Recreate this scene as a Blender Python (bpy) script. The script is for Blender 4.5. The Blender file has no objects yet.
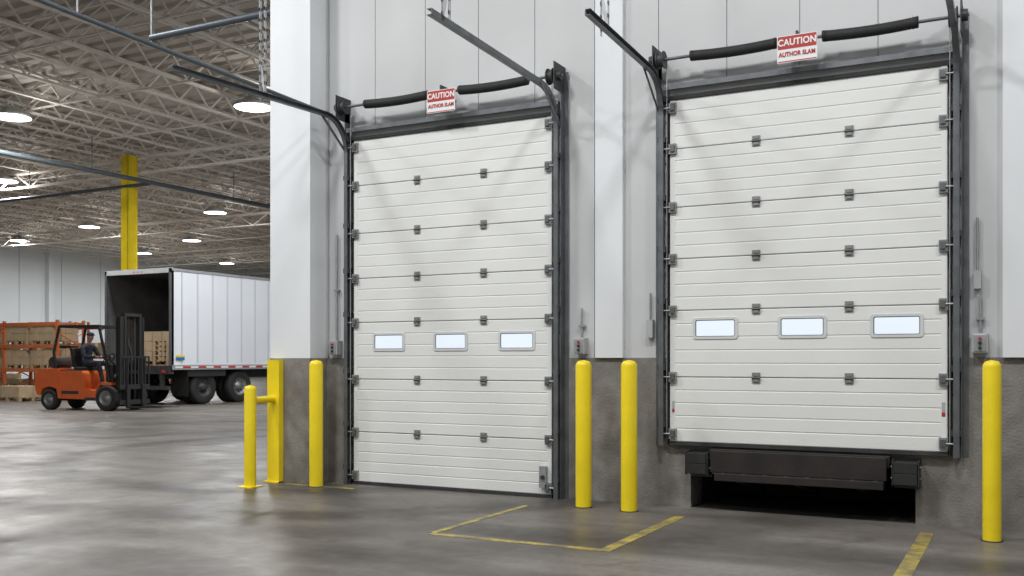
import bpy, math, random
from mathutils import Vector, Matrix
random.seed(7)
scene=bpy.context.scene
scene.view_settings.view_transform='Standard'

# ------------------------------------------------ materials
def mat(name,col,rough=0.6,metal=0.0,var=0.0,scale=5.0,bump=0.0,bscale=40.0,emit=None,stretch=(1,1,1),col2=None):
    m=bpy.data.materials.new(name); m.use_nodes=True
    nt=m.node_tree; b=nt.nodes['Principled BSDF']
    b.inputs['Base Color'].default_value=(*col,1)
    b.inputs['Roughness'].default_value=rough
    b.inputs['Metallic'].default_value=metal
    tc=nt.nodes.new('ShaderNodeTexCoord'); mp=nt.nodes.new('ShaderNodeMapping')
    mp.inputs['Scale'].default_value=stretch
    nt.links.new(tc.outputs['Object'],mp.inputs['Vector'])
    if var>0 or col2:
        n=nt.nodes.new('ShaderNodeTexNoise'); n.inputs['Scale'].default_value=scale
        n.inputs['Detail'].default_value=6
        nt.links.new(mp.outputs['Vector'],n.inputs['Vector'])
        r=nt.nodes.new('ShaderNodeValToRGB')
        r.color_ramp.elements[0].position=0.3; r.color_ramp.elements[1].position=0.7
        c2=col2 if col2 else tuple(min(1,c*(1+var)) for c in col)
        c1=tuple(c*(1-var) for c in col) if not col2 else col
        r.color_ramp.elements[0].color=(*c1,1); r.color_ramp.elements[1].color=(*c2,1)
        nt.links.new(n.outputs['Fac'],r.inputs['Fac'])
        nt.links.new(r.outputs['Color'],b.inputs['Base Color'])
    if bump>0:
        n2=nt.nodes.new('ShaderNodeTexNoise'); n2.inputs['Scale'].default_value=bscale
        n2.inputs['Detail'].default_value=4
        nt.links.new(mp.outputs['Vector'],n2.inputs['Vector'])
        bp=nt.nodes.new('ShaderNodeBump'); bp.inputs['Strength'].default_value=bump
        bp.inputs['Distance'].default_value=0.01
        nt.links.new(n2.outputs['Fac'],bp.inputs['Height'])
        nt.links.new(bp.outputs['Normal'],b.inputs['Normal'])
    if emit:
        b.inputs['Emission Color'].default_value=(*emit[0],1)
        b.inputs['Emission Strength'].default_value=emit[1]
    return m

M={}
M['door']=mat('door_white',(0.77,0.78,0.755),0.5,var=0.03,scale=1.5)
M['doorgroove']=mat('door_groove',(0.60,0.61,0.59),0.6)
M['doorseam']=mat('door_seam',(0.26,0.26,0.25),0.7)
M['wall']=mat('wall_white_metal',(0.58,0.59,0.595),0.5,var=0.07,scale=0.8,bump=0.05,bscale=3)
M['wallgap']=mat('wall_seam',(0.40,0.41,0.41),0.7)
M['pilaster']=mat('pilaster_white',(0.77,0.79,0.81),0.45,var=0.04,scale=1)
M['dado']=mat('concrete_dado',(0.155,0.142,0.128),0.85,scale=5,col2=(0.265,0.25,0.23),bump=0.6,bscale=50)
M['steel']=mat('track_steel',(0.15,0.16,0.17),0.45,0.5,var=0.2,scale=8)
M['galv']=mat('galvanised_steel',(0.40,0.41,0.42),0.45,0.5,var=0.15,scale=14)
M['hinge']=mat('hinge_zinc',(0.26,0.26,0.25),0.5,0.2,var=0.15,scale=14)
M['black']=mat('black_rubber',(0.018,0.018,0.018),0.7,var=0.2,scale=20)
M['dark']=mat('dark_steel',(0.05,0.05,0.052),0.55,0.3,var=0.3,scale=9)
M['yellow']=mat('safety_yellow',(0.86,0.66,0.012),0.42,var=0.07,scale=4,bump=0.05,bscale=15)
M['yellowp']=mat('column_yellow',(0.80,0.60,0.012),0.5,var=0.07,scale=3)
M['window']=mat('glowing_pane',(0.50,0.57,0.65),0.12,emit=((0.84,0.91,1.0),0.55))  # emission stands in for daylight through the glass; the wall behind is solid
M['winframe']=mat('window_frame',(0.64,0.655,0.65),0.4)
M['red']=mat('sign_red',(0.42,0.03,0.025),0.5)
M['white']=mat('sign_white',(0.8,0.8,0.8),0.5)
M['rust']=mat('leveler_plate',(0.010,0.008,0.008),0.7,0.0,scale=4,col2=(0.026,0.019,0.016),bump=0.2,bscale=20)
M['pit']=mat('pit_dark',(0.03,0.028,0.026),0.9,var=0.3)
M['deck']=mat('roof_deck',(0.52,0.475,0.425),0.7,var=0.12,scale=0.3)
M['joist']=mat('joist_paint',(0.74,0.70,0.64),0.6,var=0.08,scale=1)
M['pipe']=mat('pipe_bluegrey',(0.10,0.12,0.14),0.45,0.3,var=0.1)
M['trailer']=mat('trailer_white',(0.74,0.77,0.82),0.4,var=0.04,scale=0.7)
M['trailerseam']=mat('trailer_post',(0.55,0.58,0.63),0.45)
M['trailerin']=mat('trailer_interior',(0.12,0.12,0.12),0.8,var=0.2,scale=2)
M['tire']=mat('tyre',(0.02,0.02,0.02),0.8,bump=0.3,bscale=30)
M['rim']=mat('rim',(0.25,0.25,0.25),0.4,0.6)
M['orange']=mat('forklift_orange',(0.75,0.14,0.03),0.4,var=0.08,scale=3)
M['rackorange']=mat('rack_orange',(0.62,0.16,0.05),0.5,var=0.1,scale=3)
M['wood']=mat('pallet_wood',(0.36,0.24,0.13),0.8,scale=6,col2=(0.52,0.38,0.22),stretch=(1,1,5))
M['card']=mat('cardboard',(0.42,0.31,0.19),0.85,scale=2.5,col2=(0.56,0.43,0.28))
M['farwall']=mat('far_wall_white',(0.70,0.74,0.76),0.6,var=0.06,scale=0.2)
M['redrefl']=mat('reflector_red',(0.55,0.03,0.02),0.4)
M['blue']=mat('sticker_blue',(0.03,0.16,0.45),0.4)
M['jacket']=mat('jacket_cloth',(0.022,0.026,0.035),0.9,var=0.25,scale=12,bump=0.3,bscale=25)
M['skin']=mat('skin',(0.42,0.24,0.16),0.55,var=0.05)
M['hair']=mat('hair_dark',(0.02,0.015,0.01),0.8)
M['lamp']=mat('lamp_lens',(1,1,1),0.5,emit=((1,1,0.99),9))
M['boxgrey']=mat('control_grey',(0.42,0.43,0.43),0.5,var=0.05)

# ------------------------------------------------ mesh builder
class MB:
    def __init__(s): s.v=[];s.f=[];s.m=[];s.sm=[];s.mats=[]
    def mi(s,k):
        if k not in s.mats: s.mats.append(k)
        return s.mats.index(k)
    def add(s,vs,fs,k,smooth=False):
        o=len(s.v); s.v+= [tuple(v) for v in vs]; i=s.mi(k)
        for f in fs: s.f.append([a+o for a in f]); s.m.append(i); s.sm.append(smooth)
    def b(s,x0,x1,y0,y1,z0,z1,k,T=None):
        x0,x1=min(x0,x1),max(x0,x1);y0,y1=min(y0,y1),max(y0,y1);z0,z1=min(z0,z1),max(z0,z1)
        vs=[Vector(p) for p in [(x0,y0,z0),(x1,y0,z0),(x1,y1,z0),(x0,y1,z0),(x0,y0,z1),(x1,y0,z1),(x1,y1,z1),(x0,y1,z1)]]
        if T: vs=[T@v for v in vs]
        s.add(vs,[(0,3,2,1),(4,5,6,7),(0,1,5,4),(1,2,6,5),(2,3,7,6),(3,0,4,7)],k)
    def bar(s,p,q,w,h,k):
        p=Vector(p);q=Vector(q);d=q-p;L=d.length
        if L<1e-6:return
        R=d.to_track_quat('X','Z').to_matrix().to_4x4()
        s.b(0,L,-w/2,w/2,-h/2,h/2,k,Matrix.Translation(p)@R)
    def c(s,p,q,r,k,n=16,r2=None,caps=True):
        p=Vector(p);q=Vector(q);r2=r if r2 is None else r2
        d=(q-p).normalized(); R=d.to_track_quat('Z','X').to_matrix()
        A=[];B=[]
        for i in range(n):
            a=2*math.pi*i/n; e=R@Vector((math.cos(a),math.sin(a),0))
            A.append(p+e*r);B.append(q+e*r2)
        s.add(A+B,[(i,(i+1)%n,n+(i+1)%n,n+i) for i in range(n)],k,True)
        if caps:
            s.add(A,[tuple(range(n-1,-1,-1))],k); s.add(B,[tuple(range(n))],k)
    def tube(s,pts,r,k,n=8):
        for a,b_ in zip(pts[:-1],pts[1:]): s.c(a,b_,r,k,n)
    def lathe(s,c,axis,prof,k,n=24,sag=0):
        c=Vector(c);R=Vector(axis).normalized().to_track_quat('Z','X').to_matrix();L=prof[-1][0] or 1
        vs=[]
        for (t,r) in prof:
            dz=-sag*4*(t/L)*(1-t/L) if sag else 0
            for i in range(n):
                a=2*math.pi*i/n; vs.append(c+R@Vector((math.cos(a)*r,math.sin(a)*r,t))+Vector((0,0,dz)))
        fs=[]
        for j in range(len(prof)-1):
            for i in range(n):
                fs.append((j*n+i,j*n+(i+1)%n,(j+1)*n+(i+1)%n,(j+1)*n+i))
        s.add(vs,fs,k,True)
    def prism(s,poly,axis,a0,a1,k):
        def P(u,v,a): return {'x':(a,u,v),'y':(u,a,v),'z':(u,v,a)}[axis]
        n=len(poly); A=[P(u,v,a0) for u,v in poly];B=[P(u,v,a1) for u,v in poly]
        s.add(A+B,[(i,(i+1)%n,n+(i+1)%n,n+i) for i in range(n)]+[tuple(range(n-1,-1,-1)),tuple(range(n,2*n))],k)
    def build(s,name,parent=None,bevel=0,loc=None,rz=None,recalc=True):
        me=bpy.data.meshes.new(name); me.from_pydata(s.v,[],s.f)
        for k in s.mats: me.materials.append(M[k])
        me.polygons.foreach_set('material_index',s.m)
        me.polygons.foreach_set('use_smooth',s.sm)
        if recalc:
            import bmesh
            bm=bmesh.new();bm.from_mesh(me);bmesh.ops.recalc_face_normals(bm,faces=bm.faces);bm.to_mesh(me);bm.free()
        me.update()
        o=bpy.data.objects.new(name,me); scene.collection.objects.link(o)
        if parent: o.parent=parent
        if loc: o.location=loc
        if rz is not None: o.rotation_euler[2]=rz
        if bevel:
            md=o.modifiers.new('bevel','BEVEL');md.width=bevel;md.segments=2;md.limit_method='ANGLE'
        return o
def empty(name,loc=(0,0,0),rz=0):
    o=bpy.data.objects.new(name,None);scene.collection.objects.link(o);o.location=loc;o.rotation_euler[2]=rz
    return o
def text(name,body,size,loc,parent,k,off=0.0,sx=1.0):
    cu=bpy.data.curves.new(name,'FONT');cu.body=body;cu.size=size;cu.align_x='CENTER';cu.align_y='CENTER'
    cu.extrude=0.0012;cu.offset=off;cu.space_character=1.06
    o=bpy.data.objects.new(name,cu);scene.collection.objects.link(o)
    o.location=loc;o.rotation_euler=(math.pi/2,0,0);o.scale=(sx,1,1);o.parent=parent
    cu.materials.append(M[k]);return o

# ------------------------------------------------ floor
def floor_material():
    m=bpy.data.materials.new('floor_concrete');m.use_nodes=True;nt=m.node_tree;N=nt.nodes;L=nt.links
    b=N['Principled BSDF'];b.inputs['Specular IOR Level'].default_value=0.4
    geo=N.new('ShaderNodeNewGeometry')
    def noise(scale,detail=6,vec=None,rough=0.55,dist=0.0):
        n=N.new('ShaderNodeTexNoise');n.inputs['Scale'].default_value=scale;n.inputs['Detail'].default_value=detail
        n.inputs['Roughness'].default_value=rough;n.inputs['Distortion'].default_value=dist
        L.new(vec if vec else geo.outputs['Position'],n.inputs['Vector']);return n.outputs['Fac']
    def ramp(f,p0,c0,p1,c1):
        r=N.new('ShaderNodeValToRGB');r.color_ramp.elements[0].position=p0;r.color_ramp.elements[1].position=p1
        r.color_ramp.elements[0].color=(*c0,1);r.color_ramp.elements[1].color=(*c1,1);L.new(f,r.inputs['Fac']);return r.outputs['Color']
    def math_(op,a,b_=None,c=None):
        n=N.new('ShaderNodeMath');n.operation=op
        for i,x in enumerate((a,b_,c)):
            if x is None: continue
            if isinstance(x,(int,float)): n.inputs[i].default_value=x
            else: L.new(x,n.inputs[i])
        return n.outputs[0]
    def mix(f,a,b_,t='MIX'):
        n=N.new('ShaderNodeMix');n.data_type='RGBA';n.blend_type=t
        if isinstance(f,(int,float)): n.inputs[0].default_value=f
        else: L.new(f,n.inputs[0])
        for i,x in ((6,a),(7,b_)):
            if isinstance(x,tuple): n.inputs[i].default_value=(*x,1)
            else: L.new(x,n.inputs[i])
        return n.outputs[2]
    base=ramp(noise(0.35,8,dist=0.6),0.32,(0.130,0.116,0.104),0.68,(0.205,0.190,0.174))
    mpn=N.new('ShaderNodeMapping');mpn.inputs['Scale'].default_value=(0.35,2.2,1);mpn.inputs['Rotation'].default_value=(0,0,0.5)
    L.new(geo.outputs['Position'],mpn.inputs['Vector'])
    st=ramp(noise(1.1,5,mpn.outputs['Vector']),0.35,(0.72,0.70,0.68),0.65,(1.10,1.10,1.10))
    col=mix(1.0,base,st,'MULTIPLY')
    fine=ramp(noise(18,8,rough=0.7),0.3,(0.76,0.76,0.76),0.72,(1.20,1.20,1.20))
    col=mix(1.0,col,fine,'MULTIPLY')
    sp=ramp(noise(2.3,5,dist=1.0),0.57,(0,0,0),0.70,(1,1,1))
    col=mix(math_('MULTIPLY',sp,0.42),col,(0.06,0.052,0.047))
    sepn=N.new('ShaderNodeSeparateXYZ');L.new(geo.outputs['Position'],sepn.inputs[0])
    brk=ramp(noise(0.6,3),0.40,(0,0,0),0.60,(1,1,1))
    streak=ramp(noise(9,3),0.3,(0.6,0.6,0.6),0.6,(1,1,1))
    wob=math_('MULTIPLY',math_('SUBTRACT',noise(0.25,1),0.5),0.5)
    def ring(cx,cy,R,w,strength):
        nonlocal col
        dx=math_('SUBTRACT',sepn.outputs[0],cx);dy=math_('SUBTRACT',sepn.outputs[1],cy)
        d=math_('SQRT',math_('ADD',math_('MULTIPLY',dx,dx),math_('MULTIPLY',dy,dy)))
        d=math_('ADD',d,wob)
        a=math_('ABSOLUTE',math_('SUBTRACT',d,R))
        mr=N.new('ShaderNodeMapRange');L.new(a,mr.inputs[0]);mr.inputs[1].default_value=w*0.35;mr.inputs[2].default_value=w
        mr.inputs[3].default_value=1;mr.inputs[4].default_value=0
        f=math_('MULTIPLY',math_('MULTIPLY',mr.outputs[0],math_('ADD',math_('MULTIPLY',brk,0.4),0.6)),strength)
        f=math_('MULTIPLY',f,streak)
        col=mix(f,col,(0.028,0.025,0.023))
    ring(-8.2,2.6,3.8,0.36,0.85);ring(-8.2,2.6,5.3,0.40,0.75);ring(-8.6,2.9,7.6,0.5,0.6)
    ring(-14,-3,7.5,0.45,0.5);ring(-1,-9,6.0,0.30,0.6);ring(-1,-9,7.5,0.36,0.6);ring(-2.2,4.2,6.2,0.30,0.6);ring(-2.2,4.2,7.4,0.26,0.5)
    L.new(col,b.inputs['Base Color'])
    rr=N.new('ShaderNodeMapRange');L.new(noise(1.6,5),rr.inputs[0]);rr.inputs[1].default_value=0.3;rr.inputs[2].default_value=0.7
    rr.inputs[3].default_value=0.34;rr.inputs[4].default_value=0.58;L.new(rr.outputs[0],b.inputs['Roughness'])
    bp=N.new('ShaderNodeBump');bp.inputs['Strength'].default_value=0.15;bp.inputs['Distance'].default_value=0.01
    L.new(noise(14,5),bp.inputs['Height']);L.new(bp.outputs['Normal'],b.inputs['Normal'])
    return m
M['floor']=floor_material()
X0,X1,Y0,Y1,ZC=-55,6,-14,54,8.7
m=MB();m.b(X0,X1,Y0,Y1,-0.2,0,'floor');m.build('floor')

def paint():
    mm=bpy.data.materials.new('worn_floor_paint');mm.use_nodes=True;nt=mm.node_tree;b=nt.nodes['Principled BSDF']
    g=nt.nodes.new('ShaderNodeNewGeometry');n=nt.nodes.new('ShaderNodeTexNoise');n.inputs['Scale'].default_value=6;n.inputs['Detail'].default_value=10
    n.inputs['Roughness'].default_value=0.75
    nt.links.new(g.outputs['Position'],n.inputs['Vector'])
    r=nt.nodes.new('ShaderNodeValToRGB');r.color_ramp.elements[0].position=0.42;r.color_ramp.elements[1].position=0.62
    r.color_ramp.elements[0].color=(0.15,0.125,0.08,1);r.color_ramp.elements[1].color=(0.46,0.36,0.05,1)
    nt.links.new(n.outputs['Fac'],r.inputs['Fac']);nt.links.new(r.outputs['Color'],b.inputs['Base Color']);b.inputs['Roughness'].default_value=0.5
    return mm
M['paint']=paint()
m=MB()
def strip(x0,x1,y0,y1): m.b(x0,x1,y0,y1,0.0,0.003,'paint')
strip(-3.95,-2.50,-2.23,-2.15);strip(-2.59,-2.50,-2.15,-0.55);strip(-3.98,-3.92,-2.15,-0.6)
strip(-0.71,-0.61,-2.9,-0.45);strip(-6.9,-6.0,-0.42,-0.36)
m.build('floor_line_marking')

# ------------------------------------------------ dock wall
def wallstrip(m,x0,x1,y,z0,z1,pitch,k,kg,depth=0.012,gw=0.008,th=0.3):
    x=x0
    m.b(x0,x1,y+depth,y+th,z0,z1,kg)
    while x<x1-1e-4:
        xe=min(x+pitch-gw,x1); m.b(x,xe,y,y+depth+0.001,z0,z1,k); x+=pitch
DZ=1.32
XL=-7.18
m=MB()
wallstrip(m,-6.64,X1,0.0,DZ,ZC,0.62,'wall','wallgap')
m.b(-3.52,-3.25,-0.05,0.0,DZ,ZC,'pilaster')
m.b(-0.16,0.25,-0.06,0.0,DZ,ZC,'pilaster')
PX0,PX1,PZ=-2.62,-0.78,0.50
m.b(-6.64,PX0,-0.02,0.3,0,DZ,'dado');m.b(PX1,X1,-0.02,0.3,0,DZ,'dado');m.b(PX0,PX1,-0.02,0.3,PZ,DZ,'dado')
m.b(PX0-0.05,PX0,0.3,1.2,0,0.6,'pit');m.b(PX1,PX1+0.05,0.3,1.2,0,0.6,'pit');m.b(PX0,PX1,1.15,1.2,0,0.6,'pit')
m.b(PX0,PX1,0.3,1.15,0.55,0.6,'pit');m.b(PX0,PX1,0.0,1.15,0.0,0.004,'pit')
m.build('wall_dock')
m=MB();m.b(XL,-6.64,-0.30,0.3,DZ,ZC,'pilaster');m.b(XL,-6.64,-0.30,0.3,0,DZ,'dado')
m.b(-6.638,-6.62,-0.03,0.0,DZ,ZC,'wallgap')
m.build('wall_end_pier')
m=MB();m.b(XL,XL+0.25,0.3,Y1,0,ZC,'farwall');m.build('wall_return')

m=MB()
y=Y0
m.b(X0-0.3,X0-0.03,Y0,Y1,0,ZC,'wallgap')
while y<Y1: m.b(X0-0.03,X0,y,min(y+2.95,Y1),0,ZC,'farwall'); y+=3
for yy in (33.0,): m.b(X0,X0+0.35,yy-0.2,yy+0.2,0,ZC,'farwall')
m.build('wall_west')
m=MB();m.b(X0,XL,Y1,Y1+0.3,0,ZC,'farwall');m.build('wall_north')

# ------------------------------------------------ ceiling
m=MB()
y=Y0
pts=[]
while y<Y1:
    pts+=[(y,ZC),(y+0.25,ZC),(y+0.30,ZC+0.07),(y+0.45,ZC+0.07)]
    y+=0.5
vs=[];fs=[]
for (yy,zz) in pts: vs+=[(X0,yy,zz),(X1,yy,zz)]
for i in range(len(pts)-1): fs.append((2*i,2*i+1,2*i+3,2*i+2))
m.add(vs,fs,'deck')
m.b(X0,X1,Y0,Y1,ZC+0.1,ZC+0.2,'deck')
m.build('ceiling')
roof=empty('roof_truss')
m=MB()
JT,JB=ZC-0.02,ZC-0.66
x=X0+0.9
while x<X1:
    y1=Y1 if x<XL-0.2 else -0.01
    m.b(x-0.06,x+0.06,Y0,y1,JT-0.05,JT,'joist')
    m.b(x-0.06,x+0.06,Y0,y1,JB,JB+0.05,'joist')
    y=Y0;i=0
    while y+0.55<=y1:
        a,b_=((JB+0.03),(JT-0.03)) if i%2==0 else ((JT-0.03),(JB+0.03))
        m.bar((x,y,a),(x,y+0.55,b_),0.035,0.045,'joist');y+=0.55;i+=1
    x+=1.5
y=Y0+2.5
while y<Y1:
    xe=XL if y>0 else X1
    m.b(X0,xe,y-0.02,y+0.02,JB-0.03,JB+0.01,'joist');m.b(X0,xe,y-0.02,y+0.02,JT-0.08,JT-0.05,'joist')
    x=X0+0.9;i=0
    while x+1.5<=xe:
        m.bar((x,y,JB+0.02),(x+1.5,y,JT-0.04),0.025,0.025,'joist');m.bar((x,y,JT-0.04),(x+1.5,y,JB+0.02),0.025,0.025,'joist');x+=1.5
    y+=3.4
m.build('joists',roof)
m=MB()
for y in (2.1,14.7,26.1,38.1,50.1):
    m.b(X0,XL,y-0.12,y+0.12,JB-0.06,JB,'joist');m.b(X0,XL,y-0.10,y+0.10,JB-0.55,JB-0.51,'joist')
    x=X0;i=0
    while x+0.9<=XL:
        a,b_=(JB-0.53,JB-0.03) if i%2==0 else (JB-0.03,JB-0.53)
        m.bar((x,y,a),(x+0.9,y,b_),0.05,0.05,'joist');x+=0.9;i+=1
m.build('girders',roof)
m=MB()
m.c((-25.1,-3,7.05),(-25.1,Y1-0.2,7.05),0.07,'pipe',10)
m.c((-50,14.2,7.0),(-25.1,14.2,7.0),0.06,'pipe',10)
for yy in (0,6,12,18,24,30): m.c((-25.1,yy,7.05),(-25.1,yy,JB),0.012,'pipe',6)
for xx in (-45,-38,-31): m.c((xx,14.2,7.0),(xx,14.2,JB),0.012,'pipe',6)
m.build('sprinkler_pipe',roof)

# ------------------------------------------------ high bay lights
def highbay(x,y,z=7.75,power=420,up=60):
    m=MB()
    m.lathe((0,0,0),(0,0,1),[(0,0.48),(0.03,0.50),(0.10,0.46),(0.14,0.30),(0.22,0.24),(0.27,0.20),(0.28,0.0)],'galv',28)
    m.c((0,0,0.27),(0,0,JB-z-0.01),0.012,'dark',6)
    m.lathe((0,0,0),(0,0,1),[(0.002,0.0),(0.0,0.47)],'lamp',28)
    o=m.build('high_bay_light',loc=(x,y,z))
    li=bpy.data.lights.new('lamp','AREA');li.shape='DISK';li.size=0.9;li.energy=power;li.color=(0.985,0.995,1.0)
    lo=bpy.data.objects.new('lamp',li);scene.collection.objects.link(lo);lo.parent=o;lo.location=(0,0,-0.03)
    if up:
        li=bpy.data.lights.new('ceiling_fill','POINT');li.shadow_soft_size=0.15;li.energy=up;li.color=(1,0.97,0.93)  # bare point fill added beside the fixture to brighten the ceiling
        lo=bpy.data.objects.new('ceiling_fill',li);scene.collection.objects.link(lo);lo.parent=o;lo.location=(0.75,0,-0.6)
for (x,yp) in [(-17.5,19.1),(-23.9,16.9),(-32.7,22.8),(-31.5,32),(-40.3,32.6),(-48.3,34.6),(-40,38.9),(-47.4,42.2),(-47.4,49.2)]:
    highbay(x,yp-8.4)
for (x,y) in [(-8.5,-4.2),(-4.8,-5.2),(-0.9,-4.8),(3.2,-5.0),(-12.5,-6.5),(-4.5,-11.0),(-12.5,-1.0),(-20,-6)]:
    highbay(x,y,power=230,up=0)
for (x,y) in [(-13,13),(-13.5,20)]: highbay(x,y,power=300,up=40)  # unseen lamps added behind the pier to brighten the trailer side

# ------------------------------------------------ yellow column
m=MB();cx,cy=-26.2,14.35
zc_=JB-0.01
m.b(cx-0.18,cx+0.18,cy-0.18,cy-0.15,0,zc_,'yellowp');m.b(cx-0.18,cx+0.18,cy+0.15,cy+0.18,0,zc_,'yellowp')
m.b(cx-0.02,cx+0.02,cy-0.16,cy+0.16,0,zc_,'yellowp');m.b(cx+0.12,cx+0.15,cy-0.18,cy+0.18,0,zc_,'yellowp')
m.b(cx-0.28,cx+0.28,cy-0.28,cy+0.20,0,0.03,'dark')
m.build('steel_column')

# ------------------------------------------------ sectional doors
def sectional_door(x0,x1,zb,seams,wins,wz,hx,railL,railR,zL,zR,hangL,hangR):
    root=empty('sectional_door')
    ztop=3.60;ys=-0.075
    m=MB();edges=[zb+0.03]+seams+[ztop]
    m.b(x0,x1,ys+0.020,-0.025,zb+0.02,ztop,'doorseam')
    for a,b_ in zip(edges[:-1],edges[1:]):
        a+=0.003;b2=b_-0.003;n=max(4,round((b2-a)/0.112));h=(b2-a)/n
        m.b(x0,x1,ys+0.0035,ys+0.021,a,b2,'doorgroove')
        for i in range(n):
            lo=a+i*h;hi=a+(i+1)*h
            z0=lo+(0.0 if i==0 else 0.0015);z1=hi-(0.0 if i==n-1 else 0.0015)
            m.prism([(ys+0.004,z0),(ys,z0+0.006),(ys,z1-0.006),(ys+0.004,z1)],'x',x0,x1,'door')
    for xs in (x0,x1-0.045):
        for a,b_ in zip(edges[:-1],edges[1:]): m.b(xs,xs+0.045,ys-0.003,ys+0.01,a+0.005,b_-0.005,'door')
    m.b(x0-0.005,x1+0.005,ys-0.006,-0.02,zb+0.002,zb+0.03,'dark')
    m.build('panel',root)
    for wx in wins:
        m=MB();w,h=0.200,0.096;yf=ys-0.008
        def rr(w,h,r,n=5):
            P=[]
            for cx_,cz_,a0 in ((w-r,h-r,0),(-w+r,h-r,90),(-w+r,-h+r,180),(w-r,-h+r,270)):
                for i in range(n+1):
                    a=math.radians(a0+90*i/n);P.append((cx_+r*math.cos(a),cz_+r*math.sin(a)))
            return P
        O=rr(w,h,0.026);I=rr(w-0.026,h-0.023,0.016);n=len(O);J=rr(w-0.033,h-0.030,0.012)
        def loop(P,y,s1=1,s2=1): return [(wx+p[0]*s1,y,wz+p[1]*s2) for p in P]
        vs=loop(O,ys)+loop(O,yf,0.985,0.97)+loop(I,yf)
        fs=[]
        for j in range(2):
            for i in range(n): fs.append((j*n+i,j*n+(i+1)%n,(j+1)*n+(i+1)%n,(j+1)*n+i))
        m.add(vs,fs,'winframe')
        m.add(loop(I,yf)+loop(J,ys-0.003),[(i,(i+1)%n,n+(i+1)%n,n+i) for i in range(n)],'steel')
        m.add(loop(J,ys-0.003),[tuple(range(n))],'window')
        m.build('window',root,recalc=False)
    m=MB()
    for s_ in seams:
        for h in hx:
            m.b(h-0.034,h+0.034,ys-0.010,ys,s_-0.043,s_+0.043,'hinge')
            m.c((h-0.036,ys-0.016,s_),(h+0.036,ys-0.016,s_),0.009,'steel',8)
            m.b(h-0.020,h+0.020,ys-0.018,ys-0.009,s_+0.014,s_+0.034,'hinge');m.b(h-0.020,h+0.020,ys-0.018,ys-0.009,s_-0.034,s_-0.014,'hinge')
    for s_ in [zb+0.10]+seams+[ztop-0.08]:
        for xe,sg in ((x0,-1),(x1,1)):
            m.b(xe-sg*0.06,xe+sg*0.005,ys-0.03,ys-0.002,s_-0.045,s_+0.045,'hinge')
            m.b(xe-sg*0.05,xe-sg*0.01,ys-0.045,ys-0.02,s_-0.025,s_+0.03,'steel')
            m.c((xe-sg*0.05,ys-0.035,s_),(xe+sg*0.075,ys-0.035,s_),0.008,'galv',8)
            m.c((xe+sg*0.05,ys-0.035,s_),(xe+sg*0.075,ys-0.035,s_),0.023,'dark',12)
            m.b(xe+sg*0.03,xe+sg*0.10,-0.13,-0.02,s_-0.03+0.09,s_+0.02+0.09,'dark')
    m.build('hinges',root)
    m=MB()
    for xe,sg,rl,zr,hg in ((x0,-1,railL,zL,hangL),(x1,1,railR,zR,hangR)):
        path=[(-0.11,zb),(-0.11,3.46)]
        R=0.34
        for i in range(1,9):
            a=math.radians(90*i/8);path.append((-0.11-R*(1-math.cos(a)),3.46+R*math.sin(a)))
        path.append((-0.11-rl,zr))
        def sweep(xa,xb,th,off,k):
            P=[Vector((0,p[0],p[1])) for p in path]
            for j,(a,b_) in enumerate(zip(P[:-1],P[1:])):
                d=(b_-a).normalized();nn=Vector((0,-d.z,d.y))
                a2=a-d*0.003;b3=b_+d*0.003
                vs=[]
                for p in (a2,b3):
                    for xx in (xa,xb):
                        for t in (-th/2,th/2): vs.append(Vector((xx,0,0))+Vector((0,p.y,p.z))+nn*(t+off))
                m.add(vs,[(0,1,3,2),(4,6,7,5),(0,4,5,1),(2,3,7,6),(0,2,6,4),(1,5,7,3)],k)
        xa=xe+sg*0.045;xb=xe+sg*0.085
        sweep(min(xb,xb+sg*0.004),max(xb,xb+sg*0.004),0.046,0,'steel')
        sweep(min(xa,xb),max(xa,xb),0.004,0.022,'steel');sweep(min(xa,xb),max(xa,xb),0.004,-0.022,'steel')
        xw=xe+sg*0.10
        m.b(xw,xw+sg*0.006,-0.10,-0.02,zb,4.0,'steel');m.b(xw,xw+sg*0.05,-0.026,-0.02,zb,4.0,'steel')
        m.b(xe+sg*0.015,xe+sg*0.03,-0.06,-0.02,zb,3.62,'black')
        m.bar((xb+sg*0.01,-0.05,3.45),(xb+sg*0.01,-0.5,3.80),0.006,0.03,'steel')
        m.b(xw,xw+sg*0.008,-0.25,-0.0,3.80,4.05,'dark')
        m.c((xw+sg*0.008,-0.18,3.93),(xw+sg*0.05,-0.18,3.93),0.045,'dark',14)
        for xx0,xx1,r in ((0.02,0.03,0.075),(0.03,0.075,0.06),(0.075,0.085,0.075)):
            m.c((xw-sg*xx0,-0.18,3.93),(xw-sg*xx1,-0.18,3.93),r,'dark',20)
        m.c((xe+sg*0.02,-0.11,3.9),(xe+sg*0.02,-0.11,zb+0.1),0.004,'galv',6)
        ye=-0.11-hg
        zz=3.80+(zr-3.80)*(hg/rl)
        for dx in (0,0.06):
            z=zz-0.02
            while z<JB-0.02:
                m.b(xb+sg*(dx),xb+sg*(dx+0.004),ye-0.016,ye-0.005,z,z+0.1,'galv');m.b(xb+sg*dx,xb+sg*(dx+0.004),ye+0.005,ye+0.016,z,z+0.1,'galv')
                m.b(xb+sg*dx,xb+sg*(dx+0.004),ye-0.016,ye+0.016,z+0.035,z+0.065,'galv');z+=0.1
        m.bar((xb+sg*0.004,ye,zz+0.02),(xb+sg*0.06,ye,zz+0.3),0.004,0.03,'galv')
    m.build('tracks',root)
    m=MB()
    m.b(x0-0.03,x1+0.03,ys-0.014,-0.02,3.595,3.63,'black')
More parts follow.
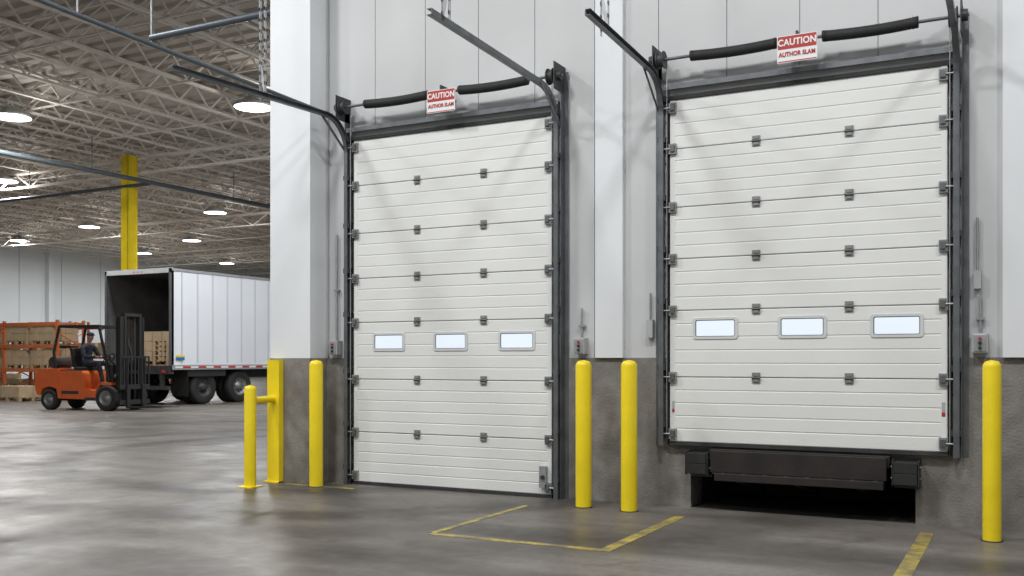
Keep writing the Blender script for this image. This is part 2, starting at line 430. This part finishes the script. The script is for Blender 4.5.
    m.b(x0-0.08,x1+0.08,-0.10,-0.0,3.715,3.72,'steel');m.b(x0-0.08,x1+0.08,-0.105,-0.10,3.685,3.73,'steel')
    m.b(x0-0.02,x1+0.02,-0.035,-0.0,3.63,3.70,'winframe')
    m.build('top_seal',root)
    m=MB()
    m.c((x0-0.16,-0.18,3.93),(x1+0.16,-0.18,3.93),0.014,'steel',12)
    c_=(x0+x1)/2;
    for a,b_ in ((x0+0.22,c_-0.17),(c_+0.2,x1-0.2)):
        n=int((b_-a)/0.012);prof=[(0,0.016),(0.0,0.045),(0.03,0.045)]
        for i in range(n):
            prof.append((0.03+i*(b_-a-0.06)/n,0.047 if i%2 else 0.041))
        prof+=[(b_-a-0.03,0.045),(b_-a,0.045),(b_-a,0.016)]
        m.lathe((a,-0.18,3.93),(1,0,0),prof,'black',16,sag=0.014)
    m.b(c_-0.06,c_+0.06,-0.16,0,3.88,3.89,'dark');m.b(c_-0.008,c_+0.008,-0.21,0,3.87,4.0,'dark')
    m.build('torsion_spring',root)
    return root
d1=sectional_door(-6.24,-3.95,0.0,[0.55,1.10,1.69,2.15,2.62,3.12],[-5.80,-5.06,-4.32],1.485,[-5.45,-4.68],2.35,2.2,3.74,3.86,1.22,2.05)
d2=sectional_door(-2.79,-0.545,0.55,[1.15,1.735,2.19,2.645,3.16],[-2.385,-1.65,-0.915],1.575,[-2.03,-1.275],1.65,1.7,3.86,3.88,1.2,1.5)
m=MB();m.b(-2.77,-2.75,-0.081,-0.077,0.84,0.87,'red');m.b(-2.77,-2.75,-0.081,-0.077,0.875,0.94,'boxgrey')
m.b(-0.585,-0.56,-0.081,-0.077,0.86,0.89,'red');m.b(-0.585,-0.56,-0.081,-0.077,0.895,0.97,'boxgrey');m.build('labels',d2)
m=MB();m.b(-4.06,-3.99,-0.12,-0.078,0.10,0.30,'galv');m.c((-4.02,-0.14,0.2),(-4.02,-0.08,0.2),0.02,'dark',10)
m.build('latch',d1)

# ------------------------------------------------ caution signs
for (sx,sz) in ((-5.06,3.83),(-1.655,3.845)):
    r=empty('caution_sign',(sx,-0.25,sz))
    m=MB();w,h=0.16,0.11
    m.b(-w,w,-0.004,0,-h,h,'white');m.b(-w+0.006,w-0.006,-0.006,-0.003,0.0,h-0.006,'red')
    m.b(-w+0.006,w-0.006,-0.006,-0.003,-h+0.005,-h+0.012,'red')
    m.build('plate',r)
    text('word_caution','CAUTION',0.074,(0,-0.007,0.051),r,'white',0.0022,0.88)
    text('word_lower','AUTHOR SLAM',0.050,(0,-0.007,-0.046),r,'red',0.0018,0.82)

# ------------------------------------------------ dock leveler
root=empty('dock_leveler')
m=MB()
m.b(-2.42,-0.96,-0.14,0.25,0.44,0.535,'rust')
m.b(-2.40,-0.98,-0.18,-0.13,0.34,0.525,'rust')
m.b(-2.36,-1.0,-0.20,-0.12,0.27,0.335,'rust')
m.c((-2.38,-0.16,0.335),(-1.0,-0.16,0.335),0.016,'dark',10)
for i in range(8):
    x=-2.3+i*0.175;m.b(x,x+0.03,-0.195,-0.1,0.305,0.34,'dark')
m.build('lip_plate',root,0.006)
for a,b_ in ((-2.62,-2.42),(-0.94,-0.74)):
    m=MB()
    m.b(a,b_,-0.04,-0.021,0.28,0.52,'dark')
    for i in range(2):
        w=0.088;m.b(a+0.012,b_-0.012,-0.20,-0.04,0.32+i*0.09,0.32+i*0.09+w,'black')
    m.b(a,a+0.01,-0.19,-0.021,0.31,0.51,'dark');m.b(b_-0.01,b_,-0.19,-0.021,0.31,0.51,'dark')
    for zz in (0.365,0.455): m.c((a-0.012,-0.13,zz),(b_+0.012,-0.13,zz),0.012,'steel',8)
    m.build('bumper',root,0.004)
m=MB()
for x in (-2.2,-1.7,-1.2): m.bar((x,-0.1,0.30),(x,0.9,0.1),0.05,0.08,'dark')
m.build('frame',root)

# ------------------------------------------------ bollards
def bollard(x,y,h=1.3,r=0.07):
    m=MB()
    prof=[(0,r),(h-0.05,r),(h-0.03,r*0.94),(h-0.01,r*0.7),(h,0.0)]
    m.lathe((0,0,0),(0,0,1),prof,'yellow',28);m.c((0,0,0),(0,0,0.006),r+0.012,'dark',24)
    return m.build('safety_bollard',loc=(x,y,0))
bollard(-6.47,-0.41);bollard(-3.47,-0.43);bollard(-3.03,-0.46);bollard(-0.22,-0.56,r=0.062)
root=empty('guard_rail')
m=MB()
m.lathe((-7.03,-0.77,0),(0,0,1),[(0,0.06),(1.0,0.06),(1.03,0.05),(1.045,0)],'yellow',24)
m.b(-7.16,-7.00,-0.37,-0.302,0,1.3,'yellow');m.b(-7.20,-7.00,-0.40,-0.302,0.0,0.012,'yellow')
m.tube([(-7.03,-0.77,0.88),(-7.05,-0.58,0.885),(-7.08,-0.35,0.885)],0.035,'yellow',14)
m.b(-7.12,-6.94,-0.86,-0.68,0,0.012,'yellow')
m.build('posts',root)

# ------------------------------------------------ control boxes & conduit
def ctrl(x,z,up):
    r=empty('door_control_box',(x,-0.001 if z>1.38 else -0.021,z))
    m=MB();m.b(-0.055,0.055,-0.10,-0.0,-0.075,0.075,'boxgrey');m.b(-0.045,0.045,-0.106,-0.10,-0.065,0.065,'galv')
    m.c((0,-0.106,0.035),(0,-0.125,0.035),0.011,'red',12);m.c((0,-0.106,-0.0),(0,-0.12,-0.0),0.013,'black',12);m.c((0,-0.106,-0.038),(0,-0.12,-0.038),0.013,'dark',12)
    m.build('box',r,0.006)
    m=MB();m.c((0,-0.03,0.075),(0,-0.03,up),0.012,'galv',8)
    m.b(-0.03,0.03,-0.045,0,up*0.5,up*0.5+0.02,'galv')
    m.build('conduit',r)
ctrl(-6.50,1.43,1.2);ctrl(-3.66,1.43,0.35);ctrl(-0.315,1.43,0.36)
m=MB();m.b(-3.02,-2.96,-0.06,-0.001,1.50,1.66,'boxgrey');m.c((-2.99,-0.03,1.66),(-2.99,-0.03,1.9),0.01,'galv',8);m.build('photo_eye')
m=MB();m.b(-0.36,-0.31,-0.07,-0.001,1.85,1.99,'boxgrey');m.c((-0.335,-0.03,1.99),(-0.335,-0.03,2.4),0.01,'galv',8);m.build('limit_switch')
m=MB()
m.tube([(-6.44,-0.32,3.86),(-6.44,-6.0,4.02)],0.02,'pipe',10)
for yy in (-3.3,-5.5): m.c((-6.44,yy,3.95),(-6.44,yy,JB-0.02),0.008,'galv',8)
m.build('overhead_pipe',roof)
m=MB();m.c((-10.1,0.73,5.5),(XL-0.01,0.73,5.5),0.045,'pipe',12)
m.c((-10.1,0.73,5.45),(-10.1,0.73,JB-0.02),0.015,'galv',8);m.build('brace_pipe',roof)

# ------------------------------------------------ semi trailer
tx0,tx1,ty0,ty1,tz0,tz1=-24.1,-21.4,11.66,23.0,1.02,3.90
root=empty('semi_trailer')
m=MB()
m.b(tx1-0.04,tx1,ty0,ty1,tz0,tz1,'trailer');m.b(tx0,tx0+0.04,ty0,ty1,tz0,tz1,'trailer')
m.b(tx0,tx1,ty0,ty1,tz1-0.05,tz1,'trailer');m.b(tx0,tx1,ty1-0.05,ty1,tz0,tz1,'trailer')
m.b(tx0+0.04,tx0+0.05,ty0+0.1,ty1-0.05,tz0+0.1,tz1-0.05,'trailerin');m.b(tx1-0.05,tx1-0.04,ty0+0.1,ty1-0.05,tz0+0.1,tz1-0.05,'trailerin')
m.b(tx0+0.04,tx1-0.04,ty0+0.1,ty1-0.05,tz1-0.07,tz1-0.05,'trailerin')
m.b(tx0,tx1,ty0,ty1,tz0,tz0+0.12,'dark')
y=ty0+0.35
while y<ty1:
    m.b(tx1,tx1+0.018,y,y+0.05,tz0+0.2,tz1-0.1,'trailerseam');y+=0.6
m.b(tx1,tx1+0.025,ty0,ty1,tz1-0.07,tz1+0.0,'galv');m.b(tx1,tx1+0.03,ty0,ty1,tz0+0.0,tz0+0.14,'galv')
y=ty0+0.1;i=0
while y<ty1: m.b(tx1+0.03,tx1+0.034,y,y+0.28,tz0+0.05,tz0+0.10,'redrefl' if i%2 else 'white');y+=0.3;i+=1
m.build('box',root)
m=MB()
for xs in (tx0,tx1-0.08): m.b(xs,xs+0.08,ty0-0.03,ty0+0.08,tz0-0.05,tz1,'steel')
m.b(tx0,tx1,ty0-0.03,ty0+0.08,tz1-0.12,tz1+0.02,'boxgrey');m.b(tx0,tx1,ty0-0.04,ty0+0.08,tz0-0.12,tz0+0.12,'dark')
for i in range(3): m.b(-22.9+i*0.15,-22.84+i*0.15,ty0-0.035,ty0-0.03,tz1-0.08,tz1-0.05,'redrefl')
for xs in (tx0+0.35,tx1-0.45): m.b(xs,xs+0.1,ty0-0.02,ty0+0.08,0.5,tz0,'dark')
m.b(tx0+0.1,tx1-0.1,ty0-0.04,ty0+0.06,0.45,0.56,'dark')
for xs in (tx0+0.2,tx1-0.35): m.b(xs,xs+0.15,ty0-0.05,ty0-0.04,tz0-0.08,tz0-0.01,'redrefl')
m.b(tx0-0.06,tx0-0.02,ty0+0.02,ty0+1.25,tz0+0.05,tz1-0.08,'trailer')
m.build('rear_frame',root)
m=MB()
m.b(tx1+0.03,tx1+0.036,ty0+0.15,ty0+0.45,tz0+0.28,tz0+0.36,'blue');m.b(tx1+0.03,tx1+0.036,ty0+0.15,ty0+0.45,tz0+0.36,tz0+0.42,'yellow')
m.build('label_patch',root)
m=MB()
m.b(tx0+0.7,tx0+0.85,ty0+0.3,ty1-0.3,0.75,tz0,'dark');m.b(tx1-0.85,tx1-0.7,ty0+0.3,ty1-0.3,0.75,tz0,'dark')
for ya in (13.0,14.5):
    m.c((tx0+0.3,ya,0.5),(tx1-0.3,ya,0.5),0.07,'dark',12);m.b(tx1-0.8,tx1-0.6,ya-0.5,ya+0.5,0.55,0.78,'dark')
for ya in (12.3,): m.b(tx1-0.65,tx1-0.03,ya-0.01,ya+0.01,0.25,tz0,'black');m.b(tx0+0.03,tx0+0.65,ya-0.01,ya+0.01,0.25,tz0,'black')
m.b(tx1-0.06,tx1-0.03,12.3,13.8,0.82,tz0,'black');
m.b(tx1-0.9,tx1-0.75,19.5,19.65,0.0,tz0,'dark');m.b(tx0+0.75,tx0+0.9,19.5,19.65,0.0,tz0,'dark')
m.build('chassis',root)
def wheel(m,x,y,z,r,w,sg,rim='rim'):
    m.lathe((x-sg*w,y,z),(sg,0,0),[(0,r*0.55),(0.0,r*0.9),(0.03,r),(w-0.03,r),(w,r*0.92),(w,r*0.6),(w-0.01,r*0.56)],'tire',28)
    m.lathe((x-sg*w,y,z),(sg,0,0),[(w-0.01,r*0.57),(w-0.06,r*0.50),(w-0.10,r*0.25),(w-0.02,r*0.22),(w-0.0,r*0.12),(w,0)],rim,24)
    for i in range(8):
        a=i*math.pi/4;m.c((x-sg*0.09,y+r*0.36*math.cos(a),z+r*0.36*math.sin(a)),(x-sg*0.06,y+r*0.36*math.cos(a),z+r*0.36*math.sin(a)),0.02,'dark',6)
m=MB()
for ya in (13.0,14.5):
    for sg,xo in ((1,tx1-0.10),(-1,tx0+0.10)):
        wheel(m,xo,ya,0.5,0.5,0.27,sg,'rim' if ya>14 else 'dark');wheel(m,xo-sg*0.32,ya,0.5,0.5,0.27,sg)
m.build('wheels',root)

def pallet(m,x,y,z,w=1.2,d=1.0):
    for i in range(3): m.b(x,x+w,y+i*(d-0.1)/2,y+i*(d-0.1)/2+0.1,z,z+0.02,'wood')
    for i in range(3):
        for j in range(3): m.b(x+j*(w-0.12)/2,x+j*(w-0.12)/2+0.12,y+i*(d-0.1)/2,y+i*(d-0.1)/2+0.1,z+0.02,z+0.11,'wood')
    for i in range(7): m.b(x+i*(w-0.1)/6,x+i*(w-0.1)/6+0.1,y,y+d,z+0.11,z+0.135,'wood')
def load(m,x,y,z,nz=2,w=1.2,d=1.0,bh=0.3):
    pallet(m,x,y,z,w,d)
    for k in range(nz):
        for i in range(3):
            for j in range(2):
                g=0.006*random.random()+0.006
                m.b(x+i*w/3+g,x+(i+1)*w/3-g,y+j*d/2+g,y+(j+1)*d/2-g,z+0.137+k*bh,z+0.137+(k+1)*bh-0.010,'card')
m=MB()
fz=tz0+0.12
for k in range(5): pallet(m,tx1-1.25,ty0+0.45,fz+k*0.145)
load(m,tx1-2.5,ty0+1.2,fz,3);load(m,tx1-1.25,ty0+2.0,fz,4)
m.build('pallet_cargo',root)

# ------------------------------------------------ pallet racks
def rack(x0,x1,y,levels,h,nb):
    root=empty('pallet_rack')
    m=MB();n=max(1,round((x1-x0)/2.7));p=(x1-x0)/n
    for i in range(n+1):
        x=x0+i*p
        for yy in (y,y+1.0):
            m.b(x-0.045,x+0.045,yy-0.04,yy+0.04,0,h,'rackorange');m.b(x-0.08,x+0.08,yy-0.07,yy+0.07,0,0.012,'dark')
        z=0.2;j=0
        while z+0.5<h:
            a,b_=(y,y+1.0) if j%2==0 else (y+1.0,y)
            m.bar((x,a,z),(x,b_,z+0.5),0.03,0.03,'rackorange');z+=0.5;j+=1
    for lz in levels:
        for yy in (y-0.03,y+1.03): m.b(x0,x1,yy-0.025,yy+0.025,lz-0.05,lz+0.05,'rackorange')
        for i in range(int((x1-x0)/0.3)): m.b(x0+i*0.3,x0+i*0.3+0.04,y,y+1.0,lz+0.03,lz+0.06,'galv')
    m.build('frame',root)
    m=MB()
    for lz in [0]+[l+0.06 for l in levels if l<h-0.5]:
        x=x0+0.12
        while x+1.2<x1:
            if random.random()<nb: load(m,x,y,lz,random.choice([1,2,2]),1.15,1.0,0.25)
            x+=1.32
    m.build('pallet_loads',root)
rack(-36.2,-28.1,13.1,[0.95,1.75,2.50],2.62,0.85)
rack(-47,-32,22.5,[1.4,2.8],3.1,0.85)
m=MB();load(m,-30.6,11.3,0,1,1.2,1.0,0.25);load(m,-29.0,11.5,0,1,1.2,1.0,0.35);load(m,-31.9,11.2,0,2,1.2,1.0,0.25)
m.build('pallet_stack')

# ------------------------------------------------ forklift
fl_rz=math.radians(8)
hx_,hy_=math.cos(fl_rz),math.sin(fl_rz)
fo=Vector((-20.73,8.93,0))+Vector((-hy_*0.5,hx_*0.5,0))
root=empty('forklift',fo,fl_rz)
m=MB()
cw=[(-2.30,0.38),(-2.38,0.55),(-2.38,0.85),(-2.30,1.02),(-2.10,1.08),(-1.62,1.08),(-1.62,0.62),(-1.50,0.62),(-1.50,0.30),(-1.6,0.30),(-1.66,0.55),(-1.9,0.62),(-2.14,0.55),(-2.2,0.38)]
m.prism(cw,'y',-0.52,0.52,'orange')
m.prism([(-1.62,0.30),(-1.62,1.02),(-0.85,1.02),(-0.78,0.95),(-0.74,0.55),(-0.38,0.50),(-0.36,0.28)],'y',-0.50,0.50,'orange')
m.prism([(-0.36,0.50),(-0.36,0.30),(-0.30,0.30),(-0.30,0.62),(-0.15,0.66),(0.12,0.66),(0.12,0.72),(-0.16,0.74)],'y',-0.56,-0.30,'orange')
m.prism([(-0.36,0.50),(-0.36,0.30),(-0.30,0.30),(-0.30,0.62),(-0.15,0.66),(0.12,0.66),(0.12,0.72),(-0.16,0.74)],'y',0.30,0.56,'orange')
m.b(-0.74,0.05,-0.30,0.30,0.30,0.52,'dark');m.b(-0.14,0.08,-0.42,0.42,0.62,1.18,'dark')
m.b(-0.70,-0.40,-0.56,-0.48,0.26,0.34,'dark');m.b(-0.70,-0.40,0.48,0.56,0.26,0.34,'dark')
m.b(-2.39,-2.375,-0.42,0.42,0.66,0.80,'dark');m.b(-1.60,-0.86,-0.46,0.46,1.0,1.045,'dark')
m.b(-1.55,-0.95,-0.505,-0.498,0.42,0.50,'dark')
m.build('body',root,0.03)
m=MB()
m.b(-1.35,-0.86,-0.25,0.25,1.03,1.12,'black');m.prism([(-1.42,1.10),(-1.30,1.10),(-1.40,1.62),(-1.50,1.62)],'y',-0.24,0.24,'black')
m.build('seat',root,0.03)
m=MB()
for sy in (-0.48,0.48):
    m.tube([(0.02,sy,0.72),(-0.05,sy,1.2),(-0.32,sy*0.96,2.16)],0.036,'black',8)
    m.tube([(-1.72,sy,1.05),(-1.78,sy,1.5),(-1.62,sy*0.96,2.16)],0.036,'black',8)
    m.bar((-0.30,sy*0.96,2.17),(-1.64,sy*0.96,2.17),0.05,0.07,'black')
m.bar((-0.32,-0.46,2.17),(-0.32,0.46,2.17),0.05,0.06,'black');m.bar((-1.63,-0.46,2.17),(-1.63,0.46,2.17),0.05,0.06,'black')
for i in range(8): m.bar((-0.45-i*0.145,-0.46,2.185),(-0.45-i*0.145,0.46,2.185),0.03,0.025,'black')
m.c((-0.40,-0.36,2.12),(-0.34,-0.36,2.10),0.06,'galv',12);m.c((-0.40,0.36,2.12),(-0.34,0.36,2.10),0.06,'galv',12)
m.c((-1.5,0,2.2),(-1.5,0,2.30),0.05,'orange',12)
m.c((-2.0,-0.30,1.24),(-2.0,0.30,1.24),0.14,'dark',18);m.b(-2.12,-1.88,-0.2,0.2,1.07,1.12,'dark')
m.bar((-0.10,0,1.1),(-0.40,0,1.32),0.04,0.04,'black')
cR=Vector((-0.41,0,1.33));ax=Vector((-0.8,0,0.6)).normalized();u=Vector((0,1,0));w_=ax.cross(u)
P=[cR+u*0.17*math.cos(a*math.pi/8)+w_*0.17*math.sin(a*math.pi/8) for a in range(17)]
m.tube(P,0.014,'black',6)
for a in (0,5,11): m.c(cR,P[a],0.01,'black',6)
for i in range(3): m.c((-0.12,-0.2-i*0.08,1.15),(-0.18,-0.2-i*0.08,1.36),0.01,'dark',6);m.c((-0.18,-0.2-i*0.08,1.36),(-0.19,-0.2-i*0.08,1.40),0.02,'black',8)
m.build('overhead_guard',root)
m=MB()
for sy in (-1,1):
    m.b(0.20,0.34,sy*0.42,sy*0.33,0.12,2.42,'black');m.b(0.20,0.22,sy*0.44,sy*0.28,0.12,2.42,'black');m.b(0.32,0.34,sy*0.44,sy*0.28,0.12,2.42,'black')
    m.b(0.24,0.36,sy*0.31,sy*0.24,0.16,2.50,'black')
    m.c((0.24,sy*0.20,0.2),(0.24,sy*0.20,1.5),0.035,'dark',10);m.c((0.24,sy*0.20,1.5),(0.24,sy*0.20,2.38),0.022,'dark',10)
    m.c((-0.2,sy*0.33,0.62),(0.22,sy*0.36,1.0),0.03,'galv',8)
    m.bar((0.29,sy*0.12,0.6),(0.29,sy*0.12,2.42),0.03,0.02,'black')
for zz in (0.16,1.25,2.40): m.b(0.18,0.22,-0.42,0.42,zz-0.05,zz+0.05,'black')
m.b(0.26,0.35,-0.30,0.30,2.42,2.50,'black');m.b(0.28,0.34,-0.30,0.30,0.95,1.03,'black')
for zz in (0.16,0.55): m.b(0.38,0.43,-0.55,0.55,zz,zz+0.12,'black')
for yy in (-0.32,0.32): m.b(0.36,0.40,yy-0.03,yy+0.03,0.14,0.70,'black')
for i in range(9): m.b(0.40,0.425,-0.54+i*0.13,-0.50+i*0.13,0.65,1.38,'black')
m.b(0.40,0.43,-0.55,0.55,1.36,1.40,'black')
for yy in (-0.28,0.28):
    m.b(0.43,0.47,yy-0.06,yy+0.06,0.07,0.68,'black');m.prism([(0.43,0.07),(1.55,0.085),(1.55,0.10),(0.47,0.115),(0.43,0.115)],'y',yy-0.06,yy+0.06,'dark')
m.build('mast',root)
def fwheel(m,x,y,r,w,sg):
    m.lathe((x,y-sg*w,r),(0,sg,0),[(0,0.0),(0,r*0.9),(0.03,r),(w-0.03,r),(w,r*0.93),(w,r*0.62),(w-0.01,r*0.6)],'tire',26)
    m.lathe((x,y-sg*w,r),(0,sg,0),[(w-0.01,r*0.61),(w-0.05,r*0.5),(w-0.05,r*0.25),(w,r*0.22),(w,0)],'rim',20)
m=MB()
for sg in (-1,1): fwheel(m,0,sg*0.60,0.33,0.24,sg);fwheel(m,-1.9,sg*0.54,0.27,0.20,sg)
m.c((0,-0.4,0.33),(0,0.4,0.33),0.06,'dark',10);m.c((-1.9,-0.4,0.27),(-1.9,0.4,0.27),0.05,'dark',10)
m.build('wheels',root)

# ------------------------------------------------ driver
def skin_obj(name,verts,edges,radii,rootv,matk,parent,sub=2):
    me=bpy.data.meshes.new(name);me.from_pydata(verts,edges,[])
    o=bpy.data.objects.new(name,me);scene.collection.objects.link(o);o.parent=parent
    sk=o.modifiers.new('skin','SKIN')
    layer=me.skin_vertices[0].data if me.skin_vertices else None
    if layer:
        for i,r in enumerate(radii):
            rr=r if isinstance(r,tuple) else (r,r); layer[i].radius=rr; layer[i].use_root=(i==rootv)
    else: print('NO SKIN LAYER')
    sk.use_smooth_shade=True
    ss=o.modifiers.new('sub','SUBSURF');ss.levels=sub;ss.render_levels=sub
    me.materials.append(M[matk]);return o
drv=empty('forklift_driver',fo,fl_rz)
V=[(-1.12,0,1.22),(-1.14,0,1.36),(-1.13,0,1.52),(-1.10,0,1.64),(-1.07,0,1.74),
   (-1.10,0.20,1.63),(-0.96,0.27,1.38),(-0.66,0.20,1.38),
   (-1.10,-0.20,1.63),(-0.96,-0.27,1.38),(-0.66,-0.20,1.38),
   (-1.05,0.11,1.20),(-0.62,0.15,1.21),(-0.50,0.15,0.80),(-0.48,0.15,0.62),(-0.32,0.16,0.58),
   (-1.05,-0.11,1.20),(-0.62,-0.15,1.21),(-0.50,-0.15,0.80),(-0.48,-0.15,0.62),(-0.32,-0.16,0.58)]
E=[(0,1),(1,2),(2,3),(3,4),(3,5),(5,6),(6,7),(3,8),(8,9),(9,10),(0,11),(11,12),(12,13),(13,14),(14,15),(0,16),(16,17),(17,18),(18,19),(19,20)]
Rd=[(0.15,0.12),(0.135,0.115),(0.16,0.12),(0.13,0.10),0.06,0.075,0.052,0.036,0.075,0.052,0.036,0.095,0.072,0.052,0.045,0.035,0.095,0.072,0.052,0.045,0.035]
skin_obj('body',V,E,Rd,0,'jacket',drv)
import bmesh
def head():
    bm=bmesh.new();bmesh.ops.create_uvsphere(bm,u_segments=28,v_segments=20,radius=1)
    for v in bm.verts:
        x,y,z=v.co
        jaw=1-0.28*max(0,-z)**1.2
        nx=x*0.098*(1-0.10*max(0,-z)*(x<0));ny=y*0.076*jaw;nz=z*0.118
        if x>0 and -0.75<z<-0.1: nx+=0.006
        if x>0.8:
            nz_=math.exp(-((z+0.15)/0.16)**2-(y/0.16)**2);nx+=0.022*nz_
            for s in (-1,1): nx-=0.010*math.exp(-((z-0.06)/0.10)**2-((y-s*0.34)/0.14)**2)
            nx+=0.006*math.exp(-((z-0.2)/0.08)**2)
            nx+=0.005*math.exp(-((z+0.46)/0.07)**2-(y/0.3)**2)
        v.co=(nx,ny,nz)
    for f in bm.faces:
        f.smooth=True
        c=f.calc_center_median()
        f.material_index=1 if (c.z>0.055 or (c.x<-0.015 and c.z>-0.03)) else 0
    me=bpy.data.meshes.new('head');bm.to_mesh(me);bm.free()
    me.materials.append(M['skin']);me.materials.append(M['hair'])
    o=bpy.data.objects.new('head',me);scene.collection.objects.link(o);o.parent=drv;o.location=(-1.03,0,1.90);o.rotation_euler=(0,0.06,-0.25)
    m=MB()
    for s in (-1,1):
        m.lathe((-0.005,s*0.074,-0.0),(0,s,0),[(-0.01,0.018),(0.004,0.028),(0.012,0.024),(0.006,0.012),(0.006,0)],'skin',12)
        m.lathe((0.080,s*0.026,0.010),(1,0,0),[(-0.004,0.012),(0.003,0.009),(0.005,0.0)],'white',10)
        m.lathe((0.084,s*0.026,0.010),(1,0,0),[(0.0,0.005),(0.002,0.0)],'black',8)
    m.b(0.092,0.098,-0.022,0.022,-0.060,-0.055,'redrefl')
    m.lathe((-0.005,0,0.045),(0,0,1),[(0.0,0.098),(0.03,0.099),(0.06,0.085),(0.08,0.055),(0.088,0)],'jacket',20)
    m.prism([(0.06,-0.06),(0.15,-0.045),(0.17,0),(0.15,0.045),(0.06,0.06)],'z',0.048,0.058,'jacket')
    m.c((-0.01,0,-0.08),(-0.035,0,-0.18),0.05,'skin',14)
    m.build('head_features',o)
head()
def hand(side):
    s=side;w=Vector((-0.66,s*0.20,1.38));
    V=[w,w+Vector((0.05,-s*0.01,0.005)),w+Vector((0.10,-s*0.02,0.01))];E=[(0,1),(1,2)];R=[0.028,(0.034,0.020),(0.034,0.018)]
    for i,l in enumerate((0.9,1.0,0.95,0.75)):
        off=(i-1.5)*0.019;b0=len(V)
        V+= [w+Vector((0.115,-s*0.02+off,0.018)),w+Vector((0.115+0.035*l,-s*0.02+off,0.022)),w+Vector((0.13+0.04*l,-s*0.02+off,-0.008)),w+Vector((0.115+0.03*l,-s*0.02+off,-0.028))]
        E+=[(2,b0),(b0,b0+1),(b0+1,b0+2),(b0+2,b0+3)];R+=[0.010,0.009,0.0085,0.008]
    b0=len(V);V+=[w+Vector((0.06,-s*0.05,0.0)),w+Vector((0.10,-s*0.065,-0.01)),w+Vector((0.125,-s*0.06,-0.02))]
    E+=[(1,b0),(b0,b0+1),(b0+1,b0+2)];R+=[0.013,0.011,0.009]
    skin_obj('hand',[tuple(v) for v in V],E,R,0,'skin',drv,1)
hand(1);hand(-1)
m=MB()
for s in (-1,1):
    m.prism([(-0.56,0.535),(-0.28,0.535),(-0.26,0.575),(-0.36,0.62),(-0.46,0.66),(-0.55,0.66)],'y',s*0.155-0.05,s*0.155+0.05,'black')
m.build('boots',drv,0.015)

# ------------------------------------------------ world & camera
w=bpy.data.worlds.new('world');scene.world=w;w.use_nodes=True
bg=w.node_tree.nodes['Background'];bg.inputs[0].default_value=(0.93,0.97,1.0,1);bg.inputs[1].default_value=0.22
cam=bpy.data.cameras.new('camera');co=bpy.data.objects.new('camera',cam);scene.collection.objects.link(co)
co.location=(0,-8.4,1.3);co.rotation_euler=(math.pi/2,0,math.radians(27.7))
cam.sensor_width=36;cam.lens=980/1024*36;cam.shift_y=72/1024;cam.clip_end=300
scene.camera=co
